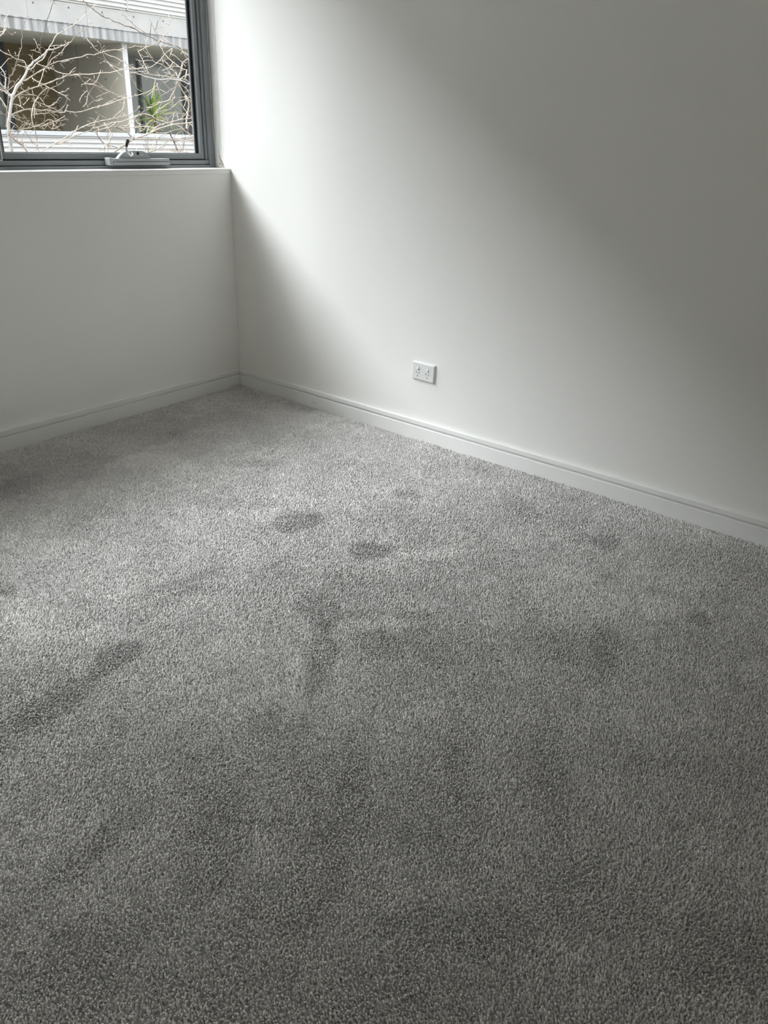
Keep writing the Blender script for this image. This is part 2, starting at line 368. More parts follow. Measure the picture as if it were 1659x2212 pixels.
def carpet():
    def grid(sp):
        gx = np.arange(.0185, RX-.003, sp); gy = np.arange(RY+.004, -.0175, sp)
        x, y = np.meshgrid(gx, gy); x = x.ravel() + nrg.uniform(-.46, .46, x.size)*sp; y = y.ravel() + nrg.uniform(-.46, .46, y.size)*sp
        return x, y
    # fine tufts where the floor is looked at most closely, coarser ones (blending over 15 cm) in the rest of the room
    Rm = np.array(Euler(CAM_ROT).to_matrix())
    def margin(x, y):
        d = (np.stack([x, y, np.zeros_like(x)], 1) - np.array(CAM_LOC)) @ Rm; z = np.maximum(-d[:,2], .05)
        u = 829.5 + FPX*d[:,0]/z; v = 1106 - FPX*d[:,1]/z
        out = np.maximum(np.maximum(-50-u, u-1709), v-2262)*z/FPX           # metres outside the fine area
        return np.where(d[:,2] < -.2, out, 9)
    X, Y = grid(.0046); k = margin(X, Y) < nrg.uniform(0, .11, X.size); X, Y = X[k], Y[k]
    X2, Y2 = grid(.0076); k = margin(X2, Y2) > nrg.uniform(-.01, .11, X2.size); X2, Y2 = X2[k], Y2[k]
    big = np.concatenate([np.ones(X.size), np.full(X2.size, 1.62)]); X = np.concatenate([X, X2]); Y = np.concatenate([Y, Y2]); N = X.size
    k = (X > .018) & (Y < -.0172) & (X < RX-.003) & (Y > RY+.003); X, Y, big = X[k], Y[k], big[k]; N = X.size
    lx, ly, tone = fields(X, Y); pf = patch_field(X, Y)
    lx = lx*(1-.9*np.clip(pf, -.6, 1)) + .34*pf; ly = ly*(1-.9*np.clip(pf, -.6, 1)) - .30*pf
    tone = tone*(1-.17*pf)  # shading of the brushed-over pile painted into the tuft colour, besides the lean
    lx += nrg.normal(0, .2, N); ly += nrg.normal(0, .2, N)
    h = nrg.uniform(.0058, .0078, N); ztip = nrg.normal(-.0008, .0012, N).clip(-.004, .0018)
    rad = nrg.uniform(.0019, .0028, N)*big; ph = nrg.uniform(0, 6.28, N)
    tone = tone*nrg.normal(1, .14, N).clip(.6, 1.22)
    V = np.zeros((N, 6, 3), np.float32)          # each tuft: a twisted three-sided yarn end with a closed tip
    for j in range(3):
        a = ph + j*2.0944; a2 = a + .7; dz = nrg.normal(0, .0009, N)
        V[:, j, 0] = X + rad*1.05*np.cos(a); V[:, j, 1] = Y + rad*1.05*np.sin(a); V[:, j, 2] = ztip - h
        V[:, 3+j, 0] = X + rad*.95*np.cos(a2) + lx*h; V[:, 3+j, 1] = Y + rad*.95*np.sin(a2) + ly*h; V[:, 3+j, 2] = ztip + dz
    V[:, :, 0] = np.maximum(V[:, :, 0], .0165); V[:, :, 1] = np.minimum(V[:, :, 1], -.0162)
    tri = np.array([[0,1,4],[0,4,3],[1,2,5],[1,5,4],[2,0,3],[2,3,5],[3,4,5]], np.int32)
    F = (np.arange(N, dtype=np.int32)[:, None, None]*6 + tri[None]).reshape(-1, 3)
    # backing sheet
    S = np.array([[.016, RY+.001, -.0060], [RX-.001, RY+.001, -.0060], [RX-.001, -.0158, -.0060], [.016, -.0158, -.0060],
                  [.016, RY+.001, FL+.0002], [RX-.001, RY+.001, FL+.0002], [RX-.001, -.0158, FL+.0002], [.016, -.0158, FL+.0002]], np.float32)
    b = N*6
    SF = np.array([[0,1,2],[0,2,3],[0,4,5],[0,5,1],[1,5,6],[1,6,2],[2,6,7],[2,7,3],[3,7,4],[3,4,0]], np.int32) + b
    V = np.concatenate([V.reshape(-1, 3), S]); F = np.concatenate([F, SF])
    me = bpy.data.meshes.new('carpet'); me.vertices.add(len(V)); me.vertices.foreach_set('co', V.ravel())
    me.loops.add(F.size); me.loops.foreach_set('vertex_index', F.ravel())
    me.polygons.add(len(F)); me.polygons.foreach_set('loop_start', np.arange(0, F.size, 3, dtype=np.int32))
    mi = np.zeros(len(F), np.int32); mi[-len(SF):] = 1
    me.polygons.foreach_set('material_index', mi)
    sm = np.ones(len(F), bool); sm[-len(SF):] = False
    me.polygons.foreach_set('use_smooth', sm)
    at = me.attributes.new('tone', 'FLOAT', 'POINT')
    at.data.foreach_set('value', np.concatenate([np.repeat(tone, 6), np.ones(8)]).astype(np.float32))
    me.update(calc_edges=True)
    m = bpy.data.materials.new('carpet_pile'); m.use_nodes = True; t = m.node_tree; bs = t.nodes['Principled BSDF']
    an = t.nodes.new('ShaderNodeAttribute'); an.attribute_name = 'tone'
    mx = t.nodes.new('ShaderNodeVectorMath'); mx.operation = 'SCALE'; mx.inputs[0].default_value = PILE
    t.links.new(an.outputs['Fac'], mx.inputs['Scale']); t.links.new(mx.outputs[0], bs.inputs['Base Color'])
    bs.inputs['Roughness'].default_value = .85; bs.inputs['Specular IOR Level'].default_value = .15
    bs.inputs['Sheen Weight'].default_value = .5; bs.inputs['Sheen Roughness'].default_value = .5
    me.materials.append(m); me.materials.append(M['carpet_back'])
    o = bpy.data.objects.new('carpet', me); COL.objects.link(o)
    o['kind'] = 'stuff'; o['label'] = 'grey cut pile wall-to-wall carpet with brush marks and footprints'; o['category'] = 'carpet'
    return o
PILE = (.845, .818, .79)
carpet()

# ------------------------------------------------------------------ outside: ground
struct(MB().box(-60, -.3, -45, 60, -3.6, -3.4).build('ground', mat('street_paving', (.16, .155, .15), .9, .2, var=.15, scale=.8)), 'paved ground between the buildings')

# ------------------------------------------------------------------ outside: the apartment block across the way
O = (-12, 7, 0)
bd = thing('apartment_building', 'pale concrete apartment block with corrugated balconies across from the window', 'building', O, R(-4))
def concrete(name, col, streak=0):
    m = mat(name, col, .85, .2, var=.08, scale=2.2, bump=.2, bscale=30, bdist=.004, detail=6)
    if streak:
        t = m.node_tree; b = t.nodes['Principled BSDF']
        tc = t.nodes.new('ShaderNodeTexCoord'); mp = t.nodes.new('ShaderNodeMapping'); mp.inputs['Scale'].default_value = (7, 7, .5)
        n = t.nodes.new('ShaderNodeTexNoise'); n.inputs['Scale'].default_value = 1.6; n.inputs['Detail'].default_value = 6
        t.links.new(tc.outputs['Object'], mp.inputs[0]); t.links.new(mp.outputs[0], n.inputs['Vector'])
        r = t.nodes.new('ShaderNodeValToRGB'); r.color_ramp.elements[0].position = .36; r.color_ramp.elements[1].position = .62
        r.color_ramp.elements[0].color = (*[c*(1-streak) for c in col], 1); r.color_ramp.elements[1].color = (*col, 1)
        t.links.new(n.outputs['Fac'], r.inputs[0]); t.links.new(r.outputs[0], b.inputs['Base Color'])
    return m
BC = .255
C_sp = concrete('pale_concrete', (BC, BC*.99, BC*.97)); C_sl = concrete('weathered_slab', (BC*1.03, BC*1.03, BC*1.04), .52)
C_fin = concrete('fin_concrete', (.37, .345, .29)); C_soff = concrete('soffit_paint', (.52, .50, .42))
C_clad = mat('corrugated_white_steel', (.335, .33, .325), .5, .4)
C_cop = mat('coping_steel', (.30, .31, .34), .5, .4)
C_col = mat('white_render', (.34, .34, .35), .8, .2, var=.03, scale=3)
C_blk = mat('sand_block', (.19, .15, .08), .9, .1, var=.12, scale=5, bump=.4, bscale=90, bdist=.003)
C_mort = mat('block_mortar', (.36, .31, .22), .95, .1)
C_frm = mat('charcoal_frame', (.035, .04, .05), .5, .4)
C_grey = mat('grey_door_panel', (.19, .195, .20), .5, .3)
C_hole = mat('tie_hole_dark', (.07, .07, .07), .9, .1)
Y0, Y1 = -42, 24
DEP = 2.95
fin_y = [1.095 + 6.2*k for k in (-3, -2, -1, 0, 1, 2, 3)]

def corrugated(name, y0, y1, z0, z1, per, dep=.022, x=0):
    """sheet with trapezoid ribs running along y"""
    p = []; z = z0
    while z < z1 - 1e-6:
        p += [(x, z), (x, z+per*.34), (x+dep, z+per*.52), (x+dep, z+per*.92)]; z += per
    p = [(a, min(b, z1)) for a, b in p] + [(x, z1)]
    n_ = len(p); back = [(x-.004, z1), (x-.004, z0)]
    q = MB(); poly = p + back
    q.prism(poly, lambda u, v, t: (u, t, v), y0, y1)
    return q.build(name, C_clad, bd)

FLOORS = (-2.85, -.05+.0, 2.775, 5.6, 8.4)
def storey(zf, visible):
    """one storey: slab, spandrel, cladding, recess"""
    zs = zf
    return
# slabs (floor plates); soffit underside painted
for zt in (-.05, 2.775, 5.60, 8.42, 11.05):
    q = MB(); q.box(-DEP-2, 0, Y0, Y1, zt-.2, zt)
    # drip edge and thin pale ledge on top of the slab nose
    q.box(-.02, .012, Y0, Y1, zt-.014, zt+.004)
    o = q.build('floor_slab', C_sl, bd, bevel=.004)
    so = MB().box(-DEP-.02, -.03, Y0, Y1, zt-.206, zt-.199).build('soffit', C_soff, bd)
# concrete upstands above each slab, set back a little
for zt in (2.775, 5.60, 8.42):
    js = [Y0, -5.5, -.781, .364, 6.4, Y1]
    for a, b in zip(js[:-1], js[1:]):
        up = MB().box(-.17, -.035, a+.0012, b-.0012, zt, zt+.325).build('upstand_panel', C_sp, bd, bevel=.003)
        if zt < 3:
            k = -5
            while k < 9:
                y = .016 + .674*k
                if a+.1 < y < b-.1:
                    MB().lathe([(.016, -.012), (.016, .0015), (.010, .002)], (-.035, y, 3.022), 'x', 12).build('tie_hole', C_hole, up)
                k += 1
# corrugated balustrades
for zt, per in ((-.05, .087), (2.775, .075), (5.60, .075), (8.42, .075)):
    z0 = zt+.325 if zt > 0 else zt-.1
    z1 = zt+1.02-.075
    xo = -.03
    ys_ = [Y0, -5.0, 1.235, 7.4, Y1] if zt > 0 else [Y0, -6.2, 8.0, Y1]
    for a, b in zip(ys_[:-1], ys_[1:]):
        corrugated('cladding_sheet', a+.012, b-.012, z0+.012, z1, per, .024 if zt < 0 else .022, xo)
    for a in ys_[1:-1]:
        MB().box(-.06, -.012, a-.022, a+.022, z0+.012, z1).build('joint_strip', C_sp, bd)
    MB().box(-.10, .02, Y0, Y1, z1, z1+.072).build('coping', C_cop, bd, bevel=.005)
# back walls, fins, doors of each storey
for zt in (-.05, 2.775, 5.60, 8.42):
    zc = zt + 2.622
    for y in fin_y:
        xf = -.112 if zt < 0 else -.25
        fn = MB().box(-DEP, xf-.012, y, y+.105, zt, zc).build('fin_wall', C_fin, bd, bevel=.004)
        fe = MB().box(xf-.012, xf, y-.004, y+.109, zt, zc).build('fin_end', C_col, bd, bevel=.003)
        if zt < 0 and abs(y-1.095) < .01:
            for (xx, zz) in ((-.85, 1.94), (-2.18, 1.94), (-.85, .8), (-1.5, 1.94)):
                MB().lathe([(.018, -.002), (.018, .008), (.010, .004)], (xx, y-.006, zz), 'y', 12).build('tie_hole', C_hole, fn)
            # formwork joints cast in the fin
            MB().box(-1.90, -1.888, y-.0025, y+.002, 2.16, zc).build('formwork_joint', C_hole, fn)
            MB().box(-1.95, -.13, y-.0015, y+.002, 2.155, 2.163).build('formwork_joint', C_fin, fn)
    if zt > 0 :
        MB().box(-DEP-.2, -DEP, Y0, Y1, zt, zc).build('rear_wall', C_fin, bd)
# facade below the balcony, roof and body of the block
MB().box(-DEP-2, -.1, Y0, Y1, -3.4, -.25).build('ground_floor_wall', C_sp, bd)
MB().box(-DEP-8, -DEP-.2, Y0, Y1, -3.4, 11.05).build('building_core', C_fin, bd)
MB().box(-DEP-8, .15, Y0-.3, Y1+.3, 11.05, 11.25).build('roof', C_sl, bd)

# rear wall of the storey that shows: block piers and sliding doors between the fins
zc = 2.572
pier = MB().box(-DEP-.2, -DEP-.012, .04, 1.095, -.05, zc).build('block_wall', C_mort, bd)
proto = None
for c in range(13):
    z = -.04 + .2025*c
    y = .045 - (.195 if c % 2 else 0)
    while y < 1.08:
        a, b = max(y, .045), min(y+.39, 1.092)
        if b-a > .04:
            dpx = rng.uniform(0, .004)
            q = MB().box(-DEP-.06, -DEP+dpx, a+.006, b-.006, z, min(z+.190, zc)); q.build('block', C_blk, pier, bevel=.003)
        y += .4
MB().box(-DEP-.2, -DEP, Y0, -5.1, -.05, zc).build('rear_wall', C_fin, bd)
MB().box(-DEP-.2, -DEP, 4.62, 7.2, -.05, zc).build('rear_wall', C_fin, bd)
MB().box(-DEP-.2, -DEP, 7.4, Y1, -.05, zc).build('rear_wall', C_fin, bd)
def sliding_door(y0, y1, stiles, z1=2.47):
    d = MB(); d.box(-DEP-.1, -DEP+.02, y0, y1, z1, zc); 
    fr = d.build('balcony_door', C_frm if y0 < 0 else C_grey, bd)
    MB().box(-DEP-.1, -DEP+.02, y0, y1, -.05, -.01).build('door_sill', C_frm if y0 < 0 else C_grey, fr)
    for s0, s1 in stiles:
        MB().box(-DEP-.08, -DEP+.03, s0, s1, -.01, z1).build('door_stile', C_frm, fr, bevel=.003)
    e = [y0] + [s for st in stiles for s in st] + [y1]
    for a, b in zip(e[0::2], e[1::2]):
        if b-a > .1: MB().box(-DEP-.05, -DEP-.04, a, b, -.01, z1).build('door_glass', M['dark_glass'], fr)
    return fr
sliding_door(-5.1, .04, [(-5.1, -5.04), (-2.5, -2.43), (-.09, .04)])
sliding_door(1.2, 4.62, [(1.205, 1.25), (3.2, 3.262), (4.46, 4.62)])

# ------------------------------------------------------------------ potted palm on the far balcony
def W(lx, ly, z):
    a = R(-4); return (O[0] + lx*math.cos(a) - ly*math.sin(a), O[1] + lx*math.sin(a) + ly*math.cos(a), z)
pl = thing('potted_palm', 'bright green spiky palm in a pot on the far balcony behind the white balustrade', 'plant', W(-1.0, 2.25, -.05), R(-4))
leaf_g = mat('palm_leaf_green', (.24, .36, .06), .5, .3, var=.25, scale=6); leaf_y = mat('palm_leaf_yellow', (.46, .46, .09), .5, .3, var=.2, scale=6)
stem_m = mat('palm_stem', (.13, .085, .05), .9, .1, var=.3, scale=12); pot_m = mat('terracotta_pot', (.16, .085, .055), .8, .2)
MB().lathe([(.16, 0), (.17, .02), (.215, .40), (.225, .42), (.225, .46), (.20, .46), (.195, .42)], (0, 0, 0), 'z', 24).build('pot', pot_m, pl, smooth=True)
MB().lathe([(.19, .40), (.0, .41)], (0, 0, 0), 'z', 24).build('soil', stem_m, pl)
MB().tube([(0, 0, .38), (.02, .01, .8), (0, .02, 1.15), (0, .02, 1.38)], [.05, .042, .04, .03], 8).build('stem', stem_m, pl, smooth=True)
MB().tube([(.03, -.05, .38), (.05, -.12, .8), (.04, -.16, 1.02)], [.035, .03, .022], 8).build('stem', stem_m, pl, smooth=True)
def blade(base, az, elev, L, wd_, droop):
    q = MB(); n_ = 8; vs = []; fs = []
    d = Vector((math.cos(az)*math.cos(elev), math.sin(az)*math.cos(elev), math.sin(elev))); p = Vector(base); side = Vector((-math.sin(az), math.cos(az), 0))
    for i in range(n_+1):
        t = i/n_; ww = wd_*(.45+.55*math.sin(math.pi*min(1, t*1.25+.12)) if t < .85 else max(.02, (1-t)/.15*.5))
        nrm = side.cross(d).normalized()
        vs += [p - side*ww + nrm*ww*.35, p - nrm*ww*.12, p + side*ww + nrm*ww*.35, p - nrm*(ww*.12+.002)]
        d = (d + Vector((0, 0, -droop/n_*(.5+t*1.6)))).normalized(); p = p + d*(L/n_)
    for i in range(n_):
        a = i*4; b = a+4
        fs += [(a, a+1, b+1, b), (a+1, a+2, b+2, b+1), (a+2, a+3, b+3, b+2), (a+3, a, b, b+3)]
    return q.add(vs, fs)
for i in range(34):
    az = i*2.39996; k = i/34
    elev = R(82 - 95*k + rng.uniform(-8, 8)); L = rng.uniform(.46, .68)
    blade((0, .02, 1.30+.1*(1-k)), az, elev, L, rng.uniform(.024, .034), rng.uniform(.25, .9)).build('leaf', leaf_y if (k > .62 and rng.random() < .7) else leaf_g, pl, smooth=True)
for i in range(12):
    az = i*2.39996+1; k = i/12
    blade((.04, -.16, 1.0), az, R(75-90*k+rng.uniform(-8, 8)), rng.uniform(.3, .45), .024, rng.uniform(.3, .9)).build('leaf', leaf_g if k < .6 else leaf_y, pl, smooth=True)

# ------------------------------------------------------------------ bare trees between the buildings
ZN = {'A': (0, 0, 11.85), 'B': (130, 0, 11.85), 'C': (260, 0, 10.37), 'D': (0, 100, 11.85), 'E': (130, 100, 11.85), 'F': (260, 100, 9.76),
      'G': (0, 210, 11.85), 'H': (280, 210, 11.06), 'K': (200, 180, 6.636), 'Z': (0, 0, 3.318), 'P': (0, 0, 1)}
CM = Euler(CAM_ROT).to_matrix()
def at(u, v, x):
    """the point seen at (u, v) that lies on the plane at distance x outside the window"""
    d = CM @ Vector(((u-829.5)/FPX, -(v-1106)/FPX, -1)); s = (x-CAM_LOC[0])/d.x
    return Vector(CAM_LOC) + d*s, s
def parse(txt):
    """'A 1,2 3,4 B 5,6' -> pixel points; each letter names the close-up the numbers were read from"""
    out = []; z = None
    for tok in txt.split():
        if tok in ZN: z = ZN[tok]; continue
        a, b = tok.split(','); out.append((z[0]+float(a)/z[2], z[1]+float(b)/z[2]))
    return out
def smooth_path(p):
    q = []; n_ = len(p)
    for i in range(n_-1):
        p0, p1, p2, p3 = p[max(i-1, 0)], p[i], p[i+1], p[min(i+2, n_-1)]
        m = max(2, int(math.dist(p1, p2)/5))
        for k in range(m):
            t = k/m; t2, t3 = t*t, t*t*t
            q.append(tuple(.5*((2*b)+(c-a)*t+(2*a-5*b+4*c-d_)*t2+(3*b-a-3*c+d_)*t3) for a, b, c, d_ in zip(p0, p1, p2, p3)))
    q.append(p[-1]); return q

bark_l = mat('pale_bark', (.34, .295, .25), .8, .2, var=.18, scale=25, bump=.4, bscale=120, bdist=.003)
bark_t = mat('smooth_grey_bark', (.34, .325, .31), .7, .2, var=.15, scale=14, bump=.3, bscale=60, bdist=.004)
bark_d = mat('red_brown_bark', (.15, .115, .10), .8, .2, var=.2, scale=25)
def tree(name, label, x0, trunk_px, trunk_w, branches, seed, trunk_mat, root_px=None):
    g = random.Random(seed)
    base, _ = at(*trunk_px[0], x0)
    root = thing(name, label, 'tree', (base.x, base.y, -3.4))
    off = Vector(root.location)
    px = smooth_path(trunk_px); known = []; pts = []; rad = []
    for i, (u, v) in enumerate(px):
        p, s = at(u, v, x0 + .0*i); t = i/(len(px)-1)
        pts.append(p-off); rad.append(.5*(trunk_w[0]+(trunk_w[1]-trunk_w[0])*t)*s/FPX*1.0); known.append((u, v, x0))
    low = [Vector((0, 0, 0)), Vector((g.uniform(-.05, .05), g.uniform(-.05, .05), (pts[0].z)*.5))]
    MB().tube(low + pts, [rad[0]*1.5, rad[0]*1.2] + rad, 10).build('trunk', trunk_mat, root, smooth=True)
    tw = MB()
    for bi, (txt, w0, w1, dark) in enumerate(branches):
        bp = smooth_path(parse(txt)); u0, v0 = bp[0]
        near = min(known, key=lambda q: (q[0]-u0)**2+(q[1]-v0)**2); dd = math.hypot(near[0]-u0, near[1]-v0)
        near2 = min(known, key=lambda q: (q[0]-bp[-1][0])**2+(q[1]-bp[-1][1])**2); d2 = math.hypot(near2[0]-bp[-1][0], near2[1]-bp[-1][1])
        if d2 < dd and d2 < 5: bp = bp[::-1]; near, dd = near2, d2; w0, w1 = max(w0, w1), min(w0, w1)
        if dd >= 1.5:                                   # grow from the nearest wood of the same tree
            steps = max(2, int(dd/8))
            lead = [(near[0]+(bp[0][0]-near[0])*k/steps, near[1]+(bp[0][1]-near[1])*k/steps + math.sin(math.pi*k/steps)*dd*.08) for k in range(steps)]
            if dd < 30 or u0 > 400 or v0 > 320: bp = lead + bp
        xs = near[2]; drift = g.uniform(-.5, .5); n_ = len(bp); P3 = []; rr = []; loc_known = []
        phase = g.uniform(0, 6)
        for i, (u, v) in enumerate(bp):
            t = i/(n_-1); xx = xs + drift*t + .05*math.sin(phase+t*7)*t
            ju, jv = (g.uniform(-.35, .35), g.uniform(-.35, .35)) if 0 < i < n_-1 else (0, 0)
            p, s = at(u+ju, v+jv, xx); P3.append(p-off)
            knob = 1 + (.45 if g.random() < .16 else 0)
            rr.append(max(.40, .41*(w0+(w1-w0)*t))*s/FPX*knob); loc_known.append((u, v, xx))
            # short spur shoots
            if 0 < i < n_-1 and g.random() < .30:
                a = math.atan2(bp[i+1][1]-v, bp[i+1][0]-u) + g.choice((-1, 1))*g.uniform(.6, 1.2); L = g.uniform(2.5, 10)*(1.6 if g.random() < .25 else 1)
                q0 = p-off; seg = [q0]; r0 = .5*s/FPX; cu, cv = u, v
                for k in range(1, 4):
                    a += g.uniform(-.35, .35); cu += math.cos(a)*L/3; cv += math.sin(a)*L/3
                    pp, _ = at(cu, cv, xx + g.uniform(-.06, .06)*k); seg.append(pp-off)
                tw.tube(seg, [r0*1.0, r0*.95, r0*.85, r0*.95], 5)
            # long fine shoots in the crown
            if 0 < i < n_-1 and 100 < v < 340 and g.random() < (.13 if v > 190 else .08):
                a = math.atan2(bp[i+1][1]-v, bp[i+1][0]-u) + g.choice((-1, 1))*g.uniform(.35, 1.0); L = g.uniform(14, 44); m_ = int(L/4)+2
                seg = [p-off]; cu, cv = u, v; xd = g.uniform(-.03, .03); rs = []
                for k in range(1, m_):
                    a += g.uniform(-.28, .28); cu += math.cos(a)*L/m_; cv += math.sin(a)*L/m_ - .12
                    pp, _ = at(cu, cv, xx + xd*k); seg.append(pp-off)
                    if g.random() < .25:
                        a3 = a + g.choice((-1, 1))*g.uniform(.6, 1.1); e1, _ = at(cu+math.cos(a3)*2.5, cv+math.sin(a3)*2.5, xx+xd*k); e2, _ = at(cu+math.cos(a3+.3)*g.uniform(4, 8), cv+math.sin(a3+.3)*g.uniform(4, 8), xx+xd*k)
                        tw.tube([pp-off, e1-off, e2-off], [.4*s/FPX]*3, 5)
                tw.tube(seg, [(.62-.2*k/len(seg))*s/FPX*(1.4 if g.random() < .2 else 1) for k in range(len(seg))], 5)
        MB().tube(P3, rr, 7).build('branch', bark_d if dark else (trunk_mat if w0 > 4.6 else bark_l), root, smooth=True)
        known += loc_known
    o = tw.build('twig', bark_l, root, smooth=True); o['kind'] = 'stuff'
    return root

L_BR = [
 ('D 1230,100 A 1300,1270 1400,1260 1530,1200 1659,1150 B 100,1170 200,1100 280,1075 340,990 410,890 470,840 540,800 640,750 720,710 780,650 820,550', 3.4, 1, 0),
 ('D 740,600 830,560 950,420 1080,340 1180,200 A 1270,1190 1330,1110 1390,990 1460,890 1560,830 1659,770 B 90,780 200,710 330,650 440,560 560,460 650,370 740,300 830,200 940,90', 3, 1, 0),
 ('D 1040,260 1045,180 1030,60 A 1030,1180 1045,1000 1130,870 1160,700 1215,480 1280,320 1330,130 1390,20 1440,-120', 2.2, 1.2, 1),
 ('G 150,760 165,600 170,350 200,200 215,0 D 200,1080 235,900 240,780 320,730 350,600 400,500 410,410 460,330 490,200 520,100 A 520,1290 560,1190 540,1050 570,970 560,800 590,690 650,540 665,440 690,375', 3.4, 1, 1),
 ('D 330,1370 430,1260 520,1210 640,1150 740,1100 900,1050 1100,980 1300,920 1470,840 1560,820 E 0,820 110,780 190,745 300,750 420,715 640,720 800,710 900,700 1000,690 1140,675 1250,680 1400,640 1480,620 1560,600 F 200,475 350,478 450,455 570,460 720,390 880,240 960,150 1090,40', 3.2, 1.5, 0),
 ('D 560,890 660,870 740,820 880,720 1020,640 1140,570 1230,500 1400,420 1520,380 E 0,390 200,340 430,290 560,270 690,210 860,220 960,190 1050,160 1210,115 1390,85 1480,95 1659,50 C 120,1075 240,1065 320,1030 400,1040 520,1040 660,1030 780,990 870,910 950,830 1030,730 1100,570 1150,400 1190,315', 3.2, 1, 0),
 ('D 690,540 640,420 590,370 480,345 380,310 280,240 140,190 60,140 0,95 -120,40', 3, 2, 0),
 ('D 870,380 830,310 800,260 740,220', 2.2, 2, 0),
 ('D 870,720 830,640 770,570 690,480', 1.8, 1.2, 0),
 ('D 1130,590 1090,720 1060,830 1010,950 960,1050', 1.6, 1.6, 0),
 ('D 1210,510 1240,360 1300,240 1370,100', 1.6, 1.2, 1),
 ('D 1230,500 1310,350 1410,260 1500,220 1500,180 1620,165', 2.2, 1.4, 0),
 ('D 960,460 1050,480 1180,530 1300,560 1440,640 1530,680 1659,710 E 90,700 200,715 260,700', 2, 2, 0),
 ('D 840,830 920,890 1060,950 1180,1020 1270,1080 1340,1090 1430,1150 1540,1210 1659,1270 E 140,1290 260,1390', 2.2, 2, 0),
 ('D 900,1420 960,1300 1080,1170 1170,1090 1270,1080 1400,1030 1480,1000 1570,940 1640,870', 2, 1.4, 0),
 ('D 520,1060 600,1120 680,1190 800,1240 900,1250 960,1290', 1.7, 1.4, 0),
 ('D 300,1290 260,1240 200,1180 130,1100 70,1030 0,940 -150,780', 5, 4, 0),
 ('D 130,1080 140,1000 135,800 110,680 50,600 0,520', 2.2, 1.8, 0),
 ('G 270,470 400,400 520,360 640,320 830,300 960,320 1060,340 1190,320 1240,330 1360,360 1450,380 1550,390 1659,380 Z 470,795 540,805 600,795 680,770 780,745 860,715 890,710 K 350,260 480,210 700,155 850,90 940,0', 3.2, 1.3, 0),
 ('G 850,720 820,600 810,470 830,310 850,220 900,110 980,0', 2.6, 2, 0),
 ('G 150,900 250,880 420,860 500,860 560,810 700,800 850,760 1000,730 1120,730 1210,680 1330,640 1450,600 1560,540 1659,480', 2.6, 1.8, 0),
 ('G 470,840 540,760 620,690 740,690 830,730 960,720 1060,680 1130,660 1190,590 1300,580 1400,620 1480,600', 2.3, 1.4, 0),
 ('G 300,440 330,480 420,560 520,600 640,650 760,680', 1.9, 1.6, 0),
 ('G 240,590 270,620 370,690 480,770', 1.6, 1.5, 0),
 ('G 640,320 560,260 500,220 400,180 350,180', 2.2, 2, 0),
 ('G 590,200 540,110 460,0', 1.3, 1.1, 0),
 ('G 590,200 680,110 750,20', 1.5, 1.2, 0),
 ('G 1190,330 1280,420 1370,500 1450,560 1520,600', 1.7, 1.3, 0),
 ('G 870,90 1020,150 1150,200 1250,250 1350,280 1460,340', 1.9, 1.6, 0),
 ('G 1020,10 1100,110 1150,200', 1.3, 1.3, 0),
 ('G 820,460 900,430 1000,425 1150,410 1240,400', 1.3, 1, 0),
 ('G 200,960 270,1080 400,1110', 2.6, 2, 1),
 ('G 230,930 300,1010 380,1090 440,1150 540,1210 600,1250 650,1330 720,1440 760,1560', 4.2, 3.6, 1),
 ('G 450,1150 430,1020 470,900 480,850', 2, 1.6, 1),
 ('G 880,760 910,900 940,1050 950,1200 970,1330', 2.6, 2, 0),
 ('G 600,830 700,950 780,1080 900,1220 980,1330 1000,1420', 1.8, 1.8, 0),
 ('G 620,1250 570,1120 580,980 640,900 780,840', 1.6, 1.2, 0),
 ('G 1190,740 1130,820 1000,760', 1.6, 1.2, 0),
 ('G 1210,710 1340,820 1480,760 1560,720 1659,690', 2, 1.6, 0),
 ('A 160,760 240,850 330,900', 1.2, 1.0, 0),
 ('P -6,70 2,74 8,66 9,52 5,36', 2, 1, 0), ('P -6,82 0,78 9,69 13,60 12,40 20,27', 2, 1, 0),
 ('Z 0,640 40,660 70,690', 4, 3, 0), ('Z 0,700 40,760 60,820', 2, 2, 0),
 ('K 60,360 150,310 290,240 310,250 200,280', 1.5, 1, 0),
]
tree('bare_tree', 'bare pale-barked tree whose white trunk shows at the left of the pane', -4.6,
     parse('G 330,1700 300,1440 255,1100 230,900 215,700 225,580 250,450 265,300 290,150 310,20 D 310,1260 360,1200 400,1080 440,1000 520,920 600,810 660,710 700,600 740,520 810,470 850,400 930,360 1040,270 1150,190 1200,110 1230,90'),
     (8.6, 3.2), L_BR, 11, bark_t)

